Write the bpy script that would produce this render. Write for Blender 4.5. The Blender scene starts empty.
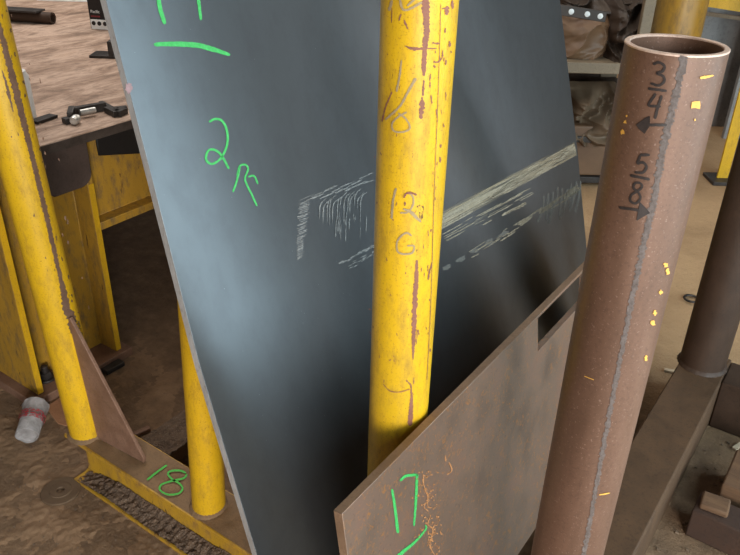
import bpy, bmesh, math, random
import numpy as np
from mathutils import Vector, Matrix, noise

random.seed(7)
S = bpy.context.scene
COL = S.collection

# ------------------------------------------------------------------ camera
# world frame: X along the rack's base beam, Y along the plates, Z up, floor z = 0
W, HH = 740, 555
CX, CY = 370.0, 277.5
F = 755.75
H = 1.80
YAW = 0.9668
_d = np.array([335.2 - CX, -(1623.6 - CY), F]); _d /= np.linalg.norm(_d)
_up = -_d
_fh = np.array([0, 0, 1.0]) - _up * _up[2]; _fh /= np.linalg.norm(_fh)
_rt = np.cross(_up, _fh)
if _rt[0] < 0: _rt = -_rt
M = np.array([math.sin(YAW) * _rt - math.cos(YAW) * _fh, math.cos(YAW) * _rt + math.sin(YAW) * _fh, _up])
FWD = np.array([-math.cos(YAW), math.sin(YAW), 0.0])     # level direction the camera looks along
RGT = np.array([math.sin(YAW), math.cos(YAW), 0.0])
EYE = np.array([0, 0, H])

cam = bpy.data.cameras.new('camera')
cam.sensor_width = 36.0
cam.lens = F / W * 36.0
cam.clip_start = 0.02
co = bpy.data.objects.new('camera', cam); COL.objects.link(co)
co.matrix_world = Matrix(((M[0][0], M[0][1], -M[0][2], 0), (M[1][0], M[1][1], -M[1][2], 0), (M[2][0], M[2][1], -M[2][2], H), (0, 0, 0, 1)))
S.camera = co

def ray(px, py): return M @ np.array([px - CX, -(py - CY), F])
def atz(px, py, z): r = ray(px, py); return EYE + r * ((z - H) / r[2])
def atx(px, py, x): r = ray(px, py); return EYE + r * (x / r[0])
def aty(px, py, y): r = ray(px, py); return EYE + r * (y / r[1])
def atplane(px, py, p0, n):
    r = ray(px, py); n = np.array(n, float); return EYE + r * (((np.array(p0) - EYE) @ n) / (r @ n))
def atdepth(px, py, D): return EYE + ray(px, py) * (D / F)

# ------------------------------------------------------------------ mesh helpers
class MB:
    def __init__(s): s.v = []; s.f = []; s.uv = {}
    def add(s, vs, fs, uvs=None):
        o = len(s.v); s.v += [tuple(map(float, v)) for v in vs]; s.f += [tuple(i + o for i in f) for f in fs]
        if uvs:
            for i, u in enumerate(uvs): s.uv[o + i] = u
        return s
    def box(s, lo, hi, rz=0.0, piv=None):
        x0, y0, z0 = lo; x1, y1, z1 = hi
        vs = [(x0,y0,z0),(x1,y0,z0),(x1,y1,z0),(x0,y1,z0),(x0,y0,z1),(x1,y0,z1),(x1,y1,z1),(x0,y1,z1)]
        if rz:
            p = piv or ((x0+x1)/2, (y0+y1)/2); c, sn = math.cos(rz), math.sin(rz)
            vs = [(p[0]+(a-p[0])*c-(b-p[1])*sn, p[1]+(a-p[0])*sn+(b-p[1])*c, z) for a, b, z in vs]
        return s.add(vs, [(3,2,1,0),(4,5,6,7),(0,1,5,4),(1,2,6,5),(2,3,7,6),(3,0,4,7)])
    def obox(s, c, ax, ay, az):     # centre + half-axis vectors
        c, ax, ay, az = map(np.array, (c, ax, ay, az))
        vs = [c+i*ax+j*ay+k*az for k in (-1,1) for i, j in ((-1,-1),(1,-1),(1,1),(-1,1))]
        return s.add(vs, [(3,2,1,0),(4,5,6,7),(0,1,5,4),(1,2,6,5),(2,3,7,6),(3,0,4,7)])
    def prism(s, pts, off):         # planar polygon (3D points) pushed along off
        n = len(pts); off = np.array(off); pts = [np.array(p) for p in pts]
        vs = pts + [p + off for p in pts]
        return s.add(vs, [tuple(range(n-1, -1, -1)), tuple(range(n, 2*n))] + [(i, (i+1) % n, (i+1) % n + n, i + n) for i in range(n)])
    def lathe(s, p0, p1, prof, seg=48, caps=True, closed=False):   # prof: (radius, distance along axis)
        p0 = np.array(p0, float); p1 = np.array(p1, float); a = p1 - p0; a /= np.linalg.norm(a)
        u = np.cross(a, (0.3, 0.2, 1.0) if abs(a[2]) < .9 else (1.0, 0, 0)); u /= np.linalg.norm(u); w = np.cross(a, u)
        vs = []
        for r, t in prof:
            for k in range(seg):
                th = 2*math.pi*k/seg; vs.append(p0 + a*t + r*(math.cos(th)*u + math.sin(th)*w))
        fs = []; n = len(prof)
        for i in range(n if closed else n-1):
            j = (i+1) % n
            for k in range(seg): fs.append((i*seg+k, i*seg+(k+1) % seg, j*seg+(k+1) % seg, j*seg+k))
        if caps and not closed: fs += [tuple(range(seg-1, -1, -1)), tuple((n-1)*seg+k for k in range(seg))]
        return s.add(vs, fs)
    def cyl(s, p0, p1, r, seg=48): 
        L = float(np.linalg.norm(np.array(p1, float)-np.array(p0, float))); return s.lathe(p0, p1, [(r, 0), (r, L)], seg)
    def grid(s, fn, nu, nv):        # fn(u, v) -> point, 0..1
        vs = [fn(i/nu, j/nv) for j in range(nv+1) for i in range(nu+1)]
        uv = [(i/nu, j/nv) for j in range(nv+1) for i in range(nu+1)]
        return s.add(vs, [(j*(nu+1)+i, j*(nu+1)+i+1, (j+1)*(nu+1)+i+1, (j+1)*(nu+1)+i) for j in range(nv) for i in range(nu)], uv)

def world_of(o):
    p = Vector((0, 0, 0))
    while o is not None: p += o.location; o = o.parent
    return p

def obj(name, mb, mat, parent=None, bevel=0.0, base=None, smooth=35, label=None, fixn=False):
    me = bpy.data.meshes.new(name)
    org = world_of(parent) if parent is not None else Vector(base if base is not None else (0, 0, 0))
    me.from_pydata([Vector(v) - org for v in mb.v], [], mb.f)
    if mb.uv:
        ul = me.uv_layers.new(name='UVMap')
        for lp in me.loops: ul.data[lp.index].uv = mb.uv.get(lp.vertex_index, (0, 0))
    bm = bmesh.new(); bm.from_mesh(me); bmesh.ops.recalc_face_normals(bm, faces=bm.faces) if fixn or not mb.uv else None
    bm.to_mesh(me); bm.free()
    for p in me.polygons: p.use_smooth = True
    me.set_sharp_from_angle(angle=math.radians(smooth))
    if mat: me.materials.append(mat)
    o = bpy.data.objects.new(name, me); COL.objects.link(o)
    if parent is not None: o.parent = parent
    else: o.location = org
    if bevel:
        m = o.modifiers.new('edge', 'BEVEL'); m.width = bevel; m.segments = 2; m.limit_method = 'ANGLE'; m.angle_limit = math.radians(40)
    if label: o['label'] = label
    return o

def empty(name, loc):
    o = bpy.data.objects.new(name, None); COL.objects.link(o); o.location = loc; o.empty_display_size = .05; return o
def tag(o, label, cat, group=None, kind=None):
    o['label'] = label; o['category'] = cat
    if group: o['group'] = group
    if kind: o['kind'] = kind
    return o
def struct(o): o['kind'] = 'structure'; return o

# ------------------------------------------------------------------ strokes drawn on a real surface
def psurf(p0, n, off):
    n = np.array(n, float); n /= np.linalg.norm(n)
    return lambda px, py: atplane(px, py, np.array(p0) + n*off, n)
def csurf(cx, cy, r, p=None, d=None):
    p = np.array(p if p is not None else (cx, cy, 0), float); ax = np.array(d if d is not None else (0, 0, 1), float); ax = ax/np.linalg.norm(ax)
    def g(px, py):
        v = ray(px, py); o = EYE - p
        vp = v - ax*(v @ ax); op = o - ax*(o @ ax)
        a = vp @ vp; b = 2*(vp @ op); c = op @ op - r*r; q = b*b - 4*a*c
        return EYE + v*((-b - math.sqrt(max(q, 0)))/(2*a))
    return g
def resample(pts, step):
    P = [np.array(p, float) for p in pts]
    if len(P) > 2:
        Q = []
        ext = [2*P[0]-P[1]] + P + [2*P[-1]-P[-2]]
        for i in range(1, len(ext)-2):
            a, b, c, d = ext[i-1:i+3]
            n = max(2, int(np.linalg.norm(c-b)/step)+1)
            for k in range(n):
                t = k/n
                Q.append(.5*((2*b)+(c-a)*t+(2*a-5*b+4*c-d)*t*t+(3*b-a-3*c+d)*t**3))
        Q.append(P[-1]); return Q
    n = max(2, int(np.linalg.norm(P[1]-P[0])/step)+1)
    return [P[0]+(P[1]-P[0])*k/n for k in range(n+1)]
def stroke(mb, pts, w, surf, jag=0.0, taper=.25, step=1.5, rnd=None):
    """ribbon following pixel polyline pts; w = width or list of widths"""
    rnd = rnd or random
    Q = resample(pts, step); n = len(Q)
    ws = w if isinstance(w, (list, tuple)) else [w]
    rows = []
    for i, q in enumerate(Q):
        t = (Q[min(i+1, n-1)] - Q[max(i-1, 0)]); L = np.linalg.norm(t); t = t/L if L > 1e-9 else np.array([1., 0])
        nn = np.array([-t[1], t[0]])
        s = i/(n-1); k = s*(len(ws)-1); a = int(k); b = min(a+1, len(ws)-1); ww = ws[a]+(ws[b]-ws[a])*(k-a)
        e = min(s, 1-s)*(n-1)*step
        if taper: ww *= min(1, .45 + e/(max(ww, .1)*taper*4))
        l = ww/2*(1+jag*rnd.uniform(-1, 1)); r = ww/2*(1+jag*rnd.uniform(-1, 1))
        rows.append([q-nn*l, q+nn*(r-l)/2, q+nn*r])
    vs = [surf(*p) for r in rows for p in r]
    uv = [(i/(n-1), j/2) for i in range(n) for j in range(3)]
    fs = []
    for i in range(n-1):
        for j in range(2): fs.append((i*3+j, i*3+j+1, (i+1)*3+j+1, (i+1)*3+j))
    return mb.add(vs, fs, uv)
def blob(mb, px, py, rx, ry, surf, jag=.25, n=11, rot=0):
    vs = [surf(px, py)]
    for k in range(n):
        th = 2*math.pi*k/n; q = 1+jag*random.uniform(-1, 1); a, b = rx*q*math.cos(th), ry*q*math.sin(th)
        vs.append(surf(px+a*math.cos(rot)-b*math.sin(rot), py+a*math.sin(rot)+b*math.cos(rot)))
    return mb.add(vs, [(0, 1+k, 1+(k+1) % n) for k in range(n)], [(.5, .5)]*(n+1))
def poly(mb, pts, surf):
    return mb.add([surf(*p) for p in pts], [tuple(range(len(pts)))], [(.5, .5)]*len(pts))

# ------------------------------------------------------------------ materials
def srgb(r, g, b): return tuple((c/255/12.92 if c/255 <= .04045 else ((c/255+.055)/1.055)**2.4) for c in (r, g, b)) + (1,)
class Mat:
    def __init__(s, name, rough=.6, metal=0.0, spec=.5):
        s.m = bpy.data.materials.new(name); s.m.use_nodes = True
        s.nt = s.m.node_tree; s.N = s.nt.nodes; s.L = s.nt.links
        s.b = s.N['Principled BSDF']; s.b.inputs['Roughness'].default_value = rough; s.b.inputs['Metallic'].default_value = metal
        s.b.inputs['Specular IOR Level'].default_value = spec
        s.tc = s.N.new('ShaderNodeTexCoord'); s.out = s.N['Material Output']
    def coord(s, scale=(1, 1, 1), src='Object', rot=(0, 0, 0)):
        mp = s.N.new('ShaderNodeMapping'); mp.inputs['Scale'].default_value = scale; mp.inputs['Rotation'].default_value = rot
        s.L.new(s.tc.outputs[src], mp.inputs['Vector']); return mp.outputs[0]
    def noise(s, scale, detail=5, rough=.6, vec=None, dist=0.0):
        n = s.N.new('ShaderNodeTexNoise'); n.inputs['Scale'].default_value = scale; n.inputs['Detail'].default_value = detail
        n.inputs['Roughness'].default_value = rough; n.inputs['Distortion'].default_value = dist
        s.L.new(vec if vec is not None else s.tc.outputs['Object'], n.inputs['Vector']); return n.outputs['Fac']
    def voro(s, scale, vec=None, feat='F1'):
        n = s.N.new('ShaderNodeTexVoronoi'); n.feature = feat; n.inputs['Scale'].default_value = scale
        s.L.new(vec if vec is not None else s.tc.outputs['Object'], n.inputs['Vector']); return n.outputs['Distance']
    def ramp(s, fac, stops, interp='LINEAR'):
        r = s.N.new('ShaderNodeValToRGB'); e = r.color_ramp; e.interpolation = interp
        while len(e.elements) < len(stops): e.elements.new(.5)
        for el, (p, c) in zip(e.elements, stops):
            el.position = p; el.color = c if isinstance(c, tuple) else (c, c, c, 1)
        s.L.new(fac, r.inputs[0]); return r.outputs[0]
    def mix(s, fac, a, b, mode='MIX'):
        m = s.N.new('ShaderNodeMix'); m.data_type = 'RGBA'; m.blend_type = mode
        for sock, v in ((m.inputs[0], fac), (m.inputs[6], a), (m.inputs[7], b)):
            if hasattr(v, 'is_linked'): s.L.new(v, sock)
            else: sock.default_value = v
        return m.outputs[2]
    def math(s, op, a, b=0.0):
        m = s.N.new('ShaderNodeMath'); m.operation = op
        for sock, v in zip(m.inputs, (a, b)):
            if hasattr(v, 'is_linked'): s.L.new(v, sock)
            else: sock.default_value = v
        return m.outputs[0]
    def color(s, c):
        if hasattr(c, 'is_linked'): s.L.new(c, s.b.inputs['Base Color'])
        else: s.b.inputs['Base Color'].default_value = c
        return s
    def rough(s, r): s.L.new(r, s.b.inputs['Roughness']); return s
    def bump(s, h, strength=.3, dist=.01):
        b = s.N.new('ShaderNodeBump'); b.inputs['Strength'].default_value = strength; b.inputs['Distance'].default_value = dist
        s.L.new(h, b.inputs['Height']); s.L.new(b.outputs[0], s.b.inputs['Normal']); return s
    def alpha(s, a): s.L.new(a, s.b.inputs['Alpha']); return s
    def sep(s, src, i):
        n = s.N.new('ShaderNodeSeparateXYZ'); s.L.new(s.tc.outputs[src], n.inputs[0]); return n.outputs[i]

def flat(name, c, rough=.7, metal=0, var=.25, scale=60):
    m = Mat(name, rough, metal); n = m.noise(scale, 5, .65)
    d = tuple(x*(1-var) for x in c[:3]) + (1,); l = tuple(min(1, x*(1+var)) for x in c[:3]) + (1,)
    m.color(m.ramp(n, [(.3, d), (.7, l)])); m.bump(n, .15, .003); return m.m

def yellow_paint(name, base, dirt=.35, chips=.60, dirtcol=srgb(120, 84, 40), zdirt=None):
    m = Mat(name, .45)
    v = m.coord((1, 1, .35))
    big = m.noise(9, 5, .65, v)
    c1 = tuple(x*.80 for x in base[:3]) + (1,)
    col = m.mix(m.ramp(big, [(.35, 0.0), (.7, 1.0)]), c1, base)
    grime = m.noise(38, 8, .75, v)
    col = m.mix(m.math('MULTIPLY', m.ramp(grime, [(.48, 0.0), (.75, 1.0)]), dirt*1.6), col, dirtcol)
    fine = m.noise(210, 4, .7)
    col = m.mix(m.ramp(fine, [(.56, 0.0), (.68, .6)]), col, srgb(150, 100, 24))
    fine2 = m.noise(420, 3, .7); col = m.mix(m.ramp(fine2, [(.66, 0.0), (.70, .8)]), col, srgb(88, 56, 22))
    ch = m.noise(30, 7, .62, m.coord((1, 1, .3)), .6)
    chip = m.ramp(ch, [(chips, 0.0), (chips+.015, 1.0)])
    col = m.mix(chip, col, srgb(78, 48, 30))
    if zdirt:
        z = m.sep('Object', 2); zz = m.math('ADD', z, m.math('MULTIPLY', m.noise(25, 5), .12))
        lowd = m.ramp(m.math('DIVIDE', zz, 1.0), [(zdirt[0], 1.0), (zdirt[1], 0.0)])
        col = m.mix(lowd, col, srgb(112, 84, 58))
    m.color(col)
    m.rough(m.ramp(grime, [(.3, .36), (.7, .62)]))
    m.bump(m.math('SUBTRACT', fine, m.math('MULTIPLY', chip, 1.0)), .12, .003)
    return m.m

YEL = srgb(222, 172, 26)
m_yel = yellow_paint('worn_yellow_paint', YEL, .28, .67)
m_yel_post = yellow_paint('worn_yellow_post_paint', srgb(222, 174, 24), .40, .69, zdirt=(.02, .16))
m_yel_dark = yellow_paint('dirty_yellow_paint', srgb(184, 140, 48), .95, .665, dirtcol=srgb(118, 94, 62))
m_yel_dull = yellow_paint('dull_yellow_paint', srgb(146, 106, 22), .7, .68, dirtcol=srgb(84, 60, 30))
m_yel_beam = yellow_paint('dirty_yellow_beam_paint', srgb(196, 150, 44), .85, .64, dirtcol=srgb(140, 104, 62))

def rusty(name, c0, c1, c2=None, scale=14, rough=.62, metal=.15, bump=.2, streak=(1, 1, 1)):
    m = Mat(name, rough, metal); v = m.coord(streak)
    a = m.noise(scale, 8, .68, v); col = m.ramp(a, [(.3, c0), (.7, c1)])
    f = m.noise(scale*9, 5, .7, v)
    col = m.mix(m.ramp(f, [(.52, 0.0), (.75, .7)]), col, c2 or tuple(x*.5 for x in c0[:3])+(1,))
    m.color(col); m.bump(f, bump, .003); m.rough(m.ramp(a, [(.3, rough-.1), (.7, rough+.12)])); return m.m

m_rust_chip = rusty('bare_rusty_steel_patch', srgb(122, 76, 58), srgb(150, 98, 78), srgb(88, 54, 38), 40, .7, .1)
m_dark_strip = rusty('dark_rust_strip', srgb(96, 70, 54), srgb(124, 94, 74), srgb(62, 42, 32), 40, .7, .1)
m_gusset = rusty('brown_steel_gusset', srgb(118, 86, 68), srgb(146, 112, 92), srgb(92, 64, 48), 16, .6, .2)
m_brown_beam = rusty('brown_steel_beam', srgb(72, 51, 33), srgb(94, 67, 43), srgb(46, 32, 21), 12, .7, .1)  # base colour taken darker to stand in for shade at the lower right
m_dark_post = rusty('dark_brown_steel_post', srgb(52, 36, 25), srgb(68, 47, 32), srgb(34, 24, 17), 12, .6, .2)  # darkened colour also carries the shade on the lower-right post and beam
m_dark_steel = rusty('dark_grey_steel', srgb(52, 48, 46), srgb(78, 72, 68), srgb(34, 30, 28), 20, .5, .5)
m_scale_edge = rusty('cut_plate_edge', srgb(146, 140, 136), srgb(178, 172, 168), srgb(112, 98, 88), 18, .6, .2, streak=(1, 1, .3))
m_edge_brown = rusty('brown_cut_plate_edge', srgb(126, 98, 76), srgb(156, 124, 98), srgb(100, 72, 52), 18, .55, .3)
m_grey_mark = rusty('grey_scratched_paint', srgb(150, 128, 92), srgb(172, 148, 108), srgb(120, 96, 70), 60, .7, .1)

def _green():
    m = Mat('green_paint_marker', .6); n = m.noise(160, 4)
    m.color(m.ramp(n, [(.3, srgb(46, 148, 68)), (.7, srgb(70, 178, 92))])); return m.m
m_green = _green()
m_green_dull = flat('green_paint_marker_dull', srgb(70, 176, 66), .7, 0, .25, 150)
m_black_ink = flat('black_marker_ink', srgb(44, 34, 30), .55, 0, .3, 120)
m_yel_spot = flat('yellow_paint_spot', srgb(214, 158, 70), .6, 0, .2, 150)
m_brkt = rusty('dark_purple_brown_steel', srgb(74, 60, 54), srgb(92, 76, 68), srgb(54, 42, 36), 14, .6, .2)
m_weld = rusty('grey_weld_seam', srgb(84, 70, 62), srgb(130, 116, 110), srgb(66, 50, 42), 170, .55, .3, .6)

AROT = .25
def _big_plate():
    m = Mat('blue_grey_mill_scale', .34, .74)
    m.b.inputs['Anisotropic'].default_value = .85; tg = m.N.new('ShaderNodeTangent'); tg.direction_type = 'UV_MAP'; tg.uv_map = 'UVMap'; m.L.new(tg.outputs[0], m.b.inputs['Tangent']); m.b.inputs['Anisotropic Rotation'].default_value = AROT
    v = m.coord((1, 1, .28)); a = m.noise(3.2, 6, .55, v); b = m.noise(22, 7, .7, m.coord((1, 1, .6)))
    col = m.ramp(a, [(.25, srgb(106, 109, 111)), (.55, srgb(114, 118, 121)), (.8, srgb(110, 111, 112))])
    col = m.mix(m.ramp(b, [(.45, 0.0), (.8, .45)]), col, srgb(96, 96, 100))
    sp = m.voro(34); col = m.mix(m.ramp(sp, [(.02, .5), (.035, 0.0)]), col, srgb(190, 190, 190))
    m.color(col); m.rough(m.ramp(b, [(.3, .33), (.7, .36)])); m.bump(b, .02, .002); return m.m
m_big = _big_plate()

def _front_plate():
    m = Mat('rust_speckled_plate', .32, .5)
    a = m.noise(7, 6, .6); col = m.ramp(a, [(.3, srgb(116, 98, 86)), (.5, srgb(132, 110, 95)), (.72, srgb(142, 110, 94))])
    sp = m.noise(75, 6, .72, None, 1.2)
    zone = m.ramp(m.noise(6, 3), [(.35, .35), (.6, 1.0)])
    col = m.mix(m.math('MULTIPLY', m.ramp(sp, [(.55, 0.0), (.61, .9)]), zone), col, srgb(176, 122, 74))
    dk = m.noise(120, 4, .7); col = m.mix(m.ramp(dk, [(.58, 0.0), (.7, .4)]), col, srgb(70, 58, 52))
    m.color(col); m.rough(m.ramp(a, [(.3, .28), (.7, .40)])); m.bump(sp, .03, .002); return m.m
m_front = _front_plate()

def _pipe():
    m = Mat('red_brown_pipe_steel', .52, .25)
    a = m.noise(10, 7, .62, m.coord((1, 1, .25))); col = m.ramp(a, [(.3, srgb(92, 67, 52)), (.52, srgb(110, 80, 63)), (.75, srgb(126, 94, 76))])
    f = m.noise(170, 5, .75); col = m.mix(m.ramp(f, [(.5, 0.0), (.72, .6)]), col, srgb(78, 54, 44))
    g = m.noise(260, 3, .6); col = m.mix(m.ramp(g, [(.62, 0.0), (.7, .5)]), col, srgb(160, 130, 116))
    m.color(col); m.rough(m.ramp(a, [(.3, .42), (.7, .58)])); m.bump(f, .08, .002); return m.m
m_pipe = _pipe()
m_pipe_rim = rusty('bright_cut_rim', srgb(190, 158, 140), srgb(216, 188, 170), srgb(150, 110, 92), 60, .5, .3)

def _floor():
    m = Mat('dirty_concrete', .85)
    x = m.sep('Object', 0); y = m.sep('Object', 1)
    a = m.noise(2.2, 8, .62); b = m.noise(14, 8, .7); c = m.noise(70, 6, .75)
    clean = m.ramp(a, [(.3, srgb(150, 118, 84)), (.6, srgb(176, 142, 104)), (.8, srgb(158, 124, 90))])
    mud = m.ramp(b, [(.3, srgb(96, 74, 54)), (.55, srgb(124, 97, 72)), (.75, srgb(146, 117, 90))])
    # mud around the rack, its tone also standing in for lower-right shade; swept concrete further off
    d = m.math('ADD', m.math('MULTIPLY', y, .30), m.math('MULTIPLY', x, .18))
    d = m.math('ADD', d, m.math('MULTIPLY', a, .30))
    col = m.mix(m.ramp(d, [(.80, 0.0), (.94, 1.0)]), mud, clean)
    col = m.mix(m.ramp(c, [(.55, 0.0), (.75, .45)]), col, srgb(66, 50, 36))
    m.color(col)
    h = m.math('ADD', m.math('MULTIPLY', b, 1.0), m.math('MULTIPLY', c, .35)); m.bump(h, .55, .03); return m.m
m_floor = _floor()
def _dirt(name, c0, c1, c2):
    m = Mat(name, .9); a = m.noise(45, 8, .75); b = m.voro(150)
    col = m.ramp(a, [(.3, c0), (.7, c1)]); col = m.mix(m.ramp(b, [(.1, .7), (.3, 0.0)]), col, c2)
    m.color(col); m.bump(m.math('SUBTRACT', a, m.math('MULTIPLY', b, .5)), .7, .012); return m.m
m_dirt = _dirt('loose_dirt', srgb(74, 58, 46), srgb(122, 98, 78), srgb(150, 134, 120))
m_top_dirt2 = rusty('muddy_steel', srgb(88, 68, 50), srgb(112, 90, 68), srgb(60, 46, 34), 30, .7, .2)
m_top_dirt = rusty('dirt_covered_flange', srgb(112, 88, 62), srgb(138, 108, 78), srgb(84, 64, 46), 18, .85, 0, .5)

def _tabletop():
    m = Mat('dusty_table_steel', .75, .05)
    v = m.coord((1.6, .55, 1)); a = m.noise(7, 9, .68, v, .5); b = m.noise(26, 8, .72, v)
    col = m.ramp(a, [(.30, srgb(98, 78, 64)), (.44, srgb(150, 122, 102)), (.58, srgb(190, 162, 142)), (.75, srgb(168, 136, 112))])
    col = m.mix(m.ramp(b, [(.50, 0.0), (.68, .7)]), col, srgb(98, 78, 64))
    m.color(col); m.bump(b, .35, .008); return m.m
m_table = _tabletop()
m_table_edge = rusty('dark_table_edge', srgb(62, 52, 46), srgb(92, 80, 72), srgb(40, 34, 30), 25, .6, .3)
m_black = flat('black_case', srgb(24, 22, 22), .45)
m_white = flat('white_plastic', srgb(226, 224, 220), .5, 0, .05)
m_red_text = flat('red_print', srgb(120, 40, 44), .6)
m_black_metal = rusty('black_oxide_metal', srgb(40, 36, 34), srgb(62, 56, 52), srgb(26, 24, 22), 30, .45, .5)
m_bright = rusty('bright_metal', srgb(180, 178, 172), srgb(210, 208, 202), srgb(120, 110, 100), 40, .35, .7)
m_grey_panel = rusty('grey_painted_panel', srgb(110, 108, 108), srgb(136, 134, 132), srgb(86, 82, 80), 5, .5, .2, .05)
m_tan_bar = rusty('tan_grey_shelf_steel', srgb(112, 96, 76), srgb(134, 116, 94), srgb(88, 72, 56), 12, .6, .1)
m_wood = rusty('old_timber', srgb(84, 58, 38), srgb(112, 82, 56), srgb(60, 42, 28), 10, .85, 0, .4, streak=(.3, 4, 4))  # timber colour lowered, shade of the lower-right corner put into it
m_red_wood = rusty('reddish_brown_block', srgb(52, 34, 24), srgb(70, 46, 32), srgb(38, 24, 16), 12, .85, 0, .4)  # darkened as well, with the corner's shade in the colour

def leather(name, c0, c1):
    m = Mat(name, .55); a = m.noise(5, 6, .6); m.color(m.ramp(a, [(.3, c0), (.7, c1)])); m.bump(m.noise(40, 4), .1, .004); return m.m
m_hide = leather('brown_hide', srgb(92, 66, 46), srgb(116, 86, 60))
m_hide_dark = leather('dark_brown_hide', srgb(44, 32, 24), srgb(64, 48, 36))
m_paper = leather('tan_crumpled_sheet', srgb(84, 68, 52), srgb(112, 92, 72))

# ------------------------------------------------------------------ setting
fl = MB()
def ffn(u, v):
    x = -7 + 12*u; y = -3 + 13*v
    return (x, y, 0)
fl.grid(ffn, 4, 4)
floor = struct(obj('floor', fl, m_floor))

# ------------------------------------------------------------------ the yellow plate rack
ZB = 0.20                     # top of base beams
RY = 1.015                    # post line
R1 = .0585
XL, XM, XC, XP = -1.79, -1.222, -.623, -.238
RY2 = 2.57

rack = empty('plate_rack', (-1.1, RY, 0))
tag(rack, 'yellow steel plate rack of round posts welded on an I-beam base', 'rack')

def ibeam(x0, x1, yc, z0, z1, w=.13, tf=.013, tw=.012):
    mb = MB(); y0, y1 = yc - w/2, yc + w/2; r = .016
    prof = [(y0, z0), (y1, z0), (y1, z0+tf), (yc+tw/2+r, z0+tf), (yc+tw/2+r*.3, z0+tf+r*.3), (yc+tw/2, z0+tf+r), (yc+tw/2, z1-tf-r), (yc+tw/2+r*.3, z1-tf-r*.3), (yc+tw/2+r, z1-tf), (y1, z1-tf), (y1, z1),
            (y0, z1), (y0, z1-tf), (yc-tw/2-r, z1-tf), (yc-tw/2-r*.3, z1-tf-r*.3), (yc-tw/2, z1-tf-r), (yc-tw/2, z0+tf+r), (yc-tw/2-r*.3, z0+tf+r*.3), (yc-tw/2-r, z0+tf), (y0, z0+tf)]
    return mb.prism([(x0, y, z) for y, z in prof], (x1-x0, 0, 0))
beam = obj('base_beam', ibeam(-1.80, -.40, RY, 0, ZB), m_yel_beam, rack, .002)
beam2 = obj('base_beam', ibeam(-1.80, -.54, RY2, 0, ZB), m_yel_beam, rack, .002)
# dirt film lying on top of the beam
def topd(u, v):
    x = -1.795 + 1.38*u; y = RY - .06 + .121*v
    e = min(v, 1-v)*4
    return (x, y, ZB + .001 + .006*max(0, noise.noise((x*22, y*30, 3)))*min(1, e) + .002*min(1, e))
td = MB(); td.grid(topd, 160, 14)
obj('dirt_layer', td, m_top_dirt, beam, label='brown dirt caked over the top flange')

def round_post(x, y, r, z0, z1, mat, root, wall=.0065, label=None, weld=True, weldmat=None, lean=(0, 0), name='post'):
    mb = MB(); ri = r - wall; ax = np.array([lean[0], lean[1], 1.0]); ax /= np.linalg.norm(ax); L = (z1 - z0)/ax[2]
    p0 = np.array([x, y, z0]) - ax*(.004 if lean != (0, 0) else 0)
    mb.lathe(p0, p0+ax, [(ri, 0), (r, 0), (r, L*.25), (r, L*.5), (r, L*.75), (r, L-.0015), (r-.0015, L), (ri+.0015, L), (ri, L-.0015), (ri, L*.5)], 72, caps=False, closed=True)
    o = obj(name, mb, mat, root, smooth=30, label=label)
    if weld:
        wb = MB(); N = 72; vs = []; fs = []
        for k in range(N):
            th = 2*math.pi*k/N; q = .0012*math.sin(k*2.6)+.0018*random.random()
            for rr, zz in ((r-.001, .012+q), (r+.003+q*.6, .009), (r+.008+q, .0)): vs.append((x+rr*math.cos(th), y+rr*math.sin(th), z0+zz))
        for k in range(N):
            for j in range(2): fs.append((k*3+j, k*3+j+1, ((k+1) % N)*3+j+1, ((k+1) % N)*3+j))
        wb.add(vs, fs); obj('weld_bead', wb, weldmat or m_top_dirt, o, smooth=60)
    return o
RL = .053
BL = atz(88, 432, ZB); 
def lean_of(base, px, py):
    n = np.array([base[0], base[1], 0]); n /= np.linalg.norm(n); t = atplane(px, py, base, n); return ((t[0]-base[0])/(t[2]-base[2]), (t[1]-base[1])/(t[2]-base[2]))
LL = lean_of(BL, 20, 160)
BMid = atz(209, 506, ZB); LM = lean_of(BMid, 201, 365)

p_left = round_post(BL[0], BL[1], RL, ZB, 2.05, m_yel_post, rack, lean=LL, label='yellow end post with a long dark rust strip')
p_mid = round_post(BMid[0], BMid[1], .046, ZB, 1.38, m_yel_post, rack, lean=LM, label='thinner yellow post behind the large plate')
p_cen = round_post(XC, RY, R1, ZB, 2.05, m_yel_post, rack, label='yellow post with scratched numbers and a rust streak')
p_back = round_post(-.625, RY2, .076, ZB, 2.05, m_yel_dull, rack, label='dull yellow post at the back of the rack')

# gusset plate between left post and beam
_sg = csurf(0, 0, RL - .003, (BL[0], BL[1], ZB), (LL[0], LL[1], 1))
gt = _sg(67, 318); gb0 = _sg(97, 438); gf = atz(143.5, 463, ZB + .006)
gd_ = np.array([gf[0]-gb0[0], gf[1]-gb0[1], 0]); gd_ /= np.linalg.norm(gd_); gn = np.array([-gd_[1], gd_[0], 0]); tk = .011
gb0[2] = ZB + .004
gm = MB(); gm.prism([gb0, gf, gf + gd_*.003 + np.array([0, 0, .016]), gt + gd_*.012 + np.array([0, 0, .004]), gt], gn*tk)
gus = obj('gusset', gm, m_gusset, rack, .002, label='brown triangular gusset plate')
# cross member running back from the beam
cm = MB(); cm.box((-1.69, RY+.068, .05), (-1.555, RY2-.068, .10))
obj('cross_member', cm, m_brown_beam, rack, .003, label='flat brown bar covered in dirt')
def cmd(u, v):
    x = -1.688 + .132*u; y = RY + .075 + 1.3*v
    return (x, y, .1005 + .014*max(0, noise.noise((x*30, y*30, 9)))*min(1, min(u, 1-u)*5) + .012*max(0, noise.noise((x*80, y*80, 1))))
cd = MB(); cd.grid(cmd, 26, 150)

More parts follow.
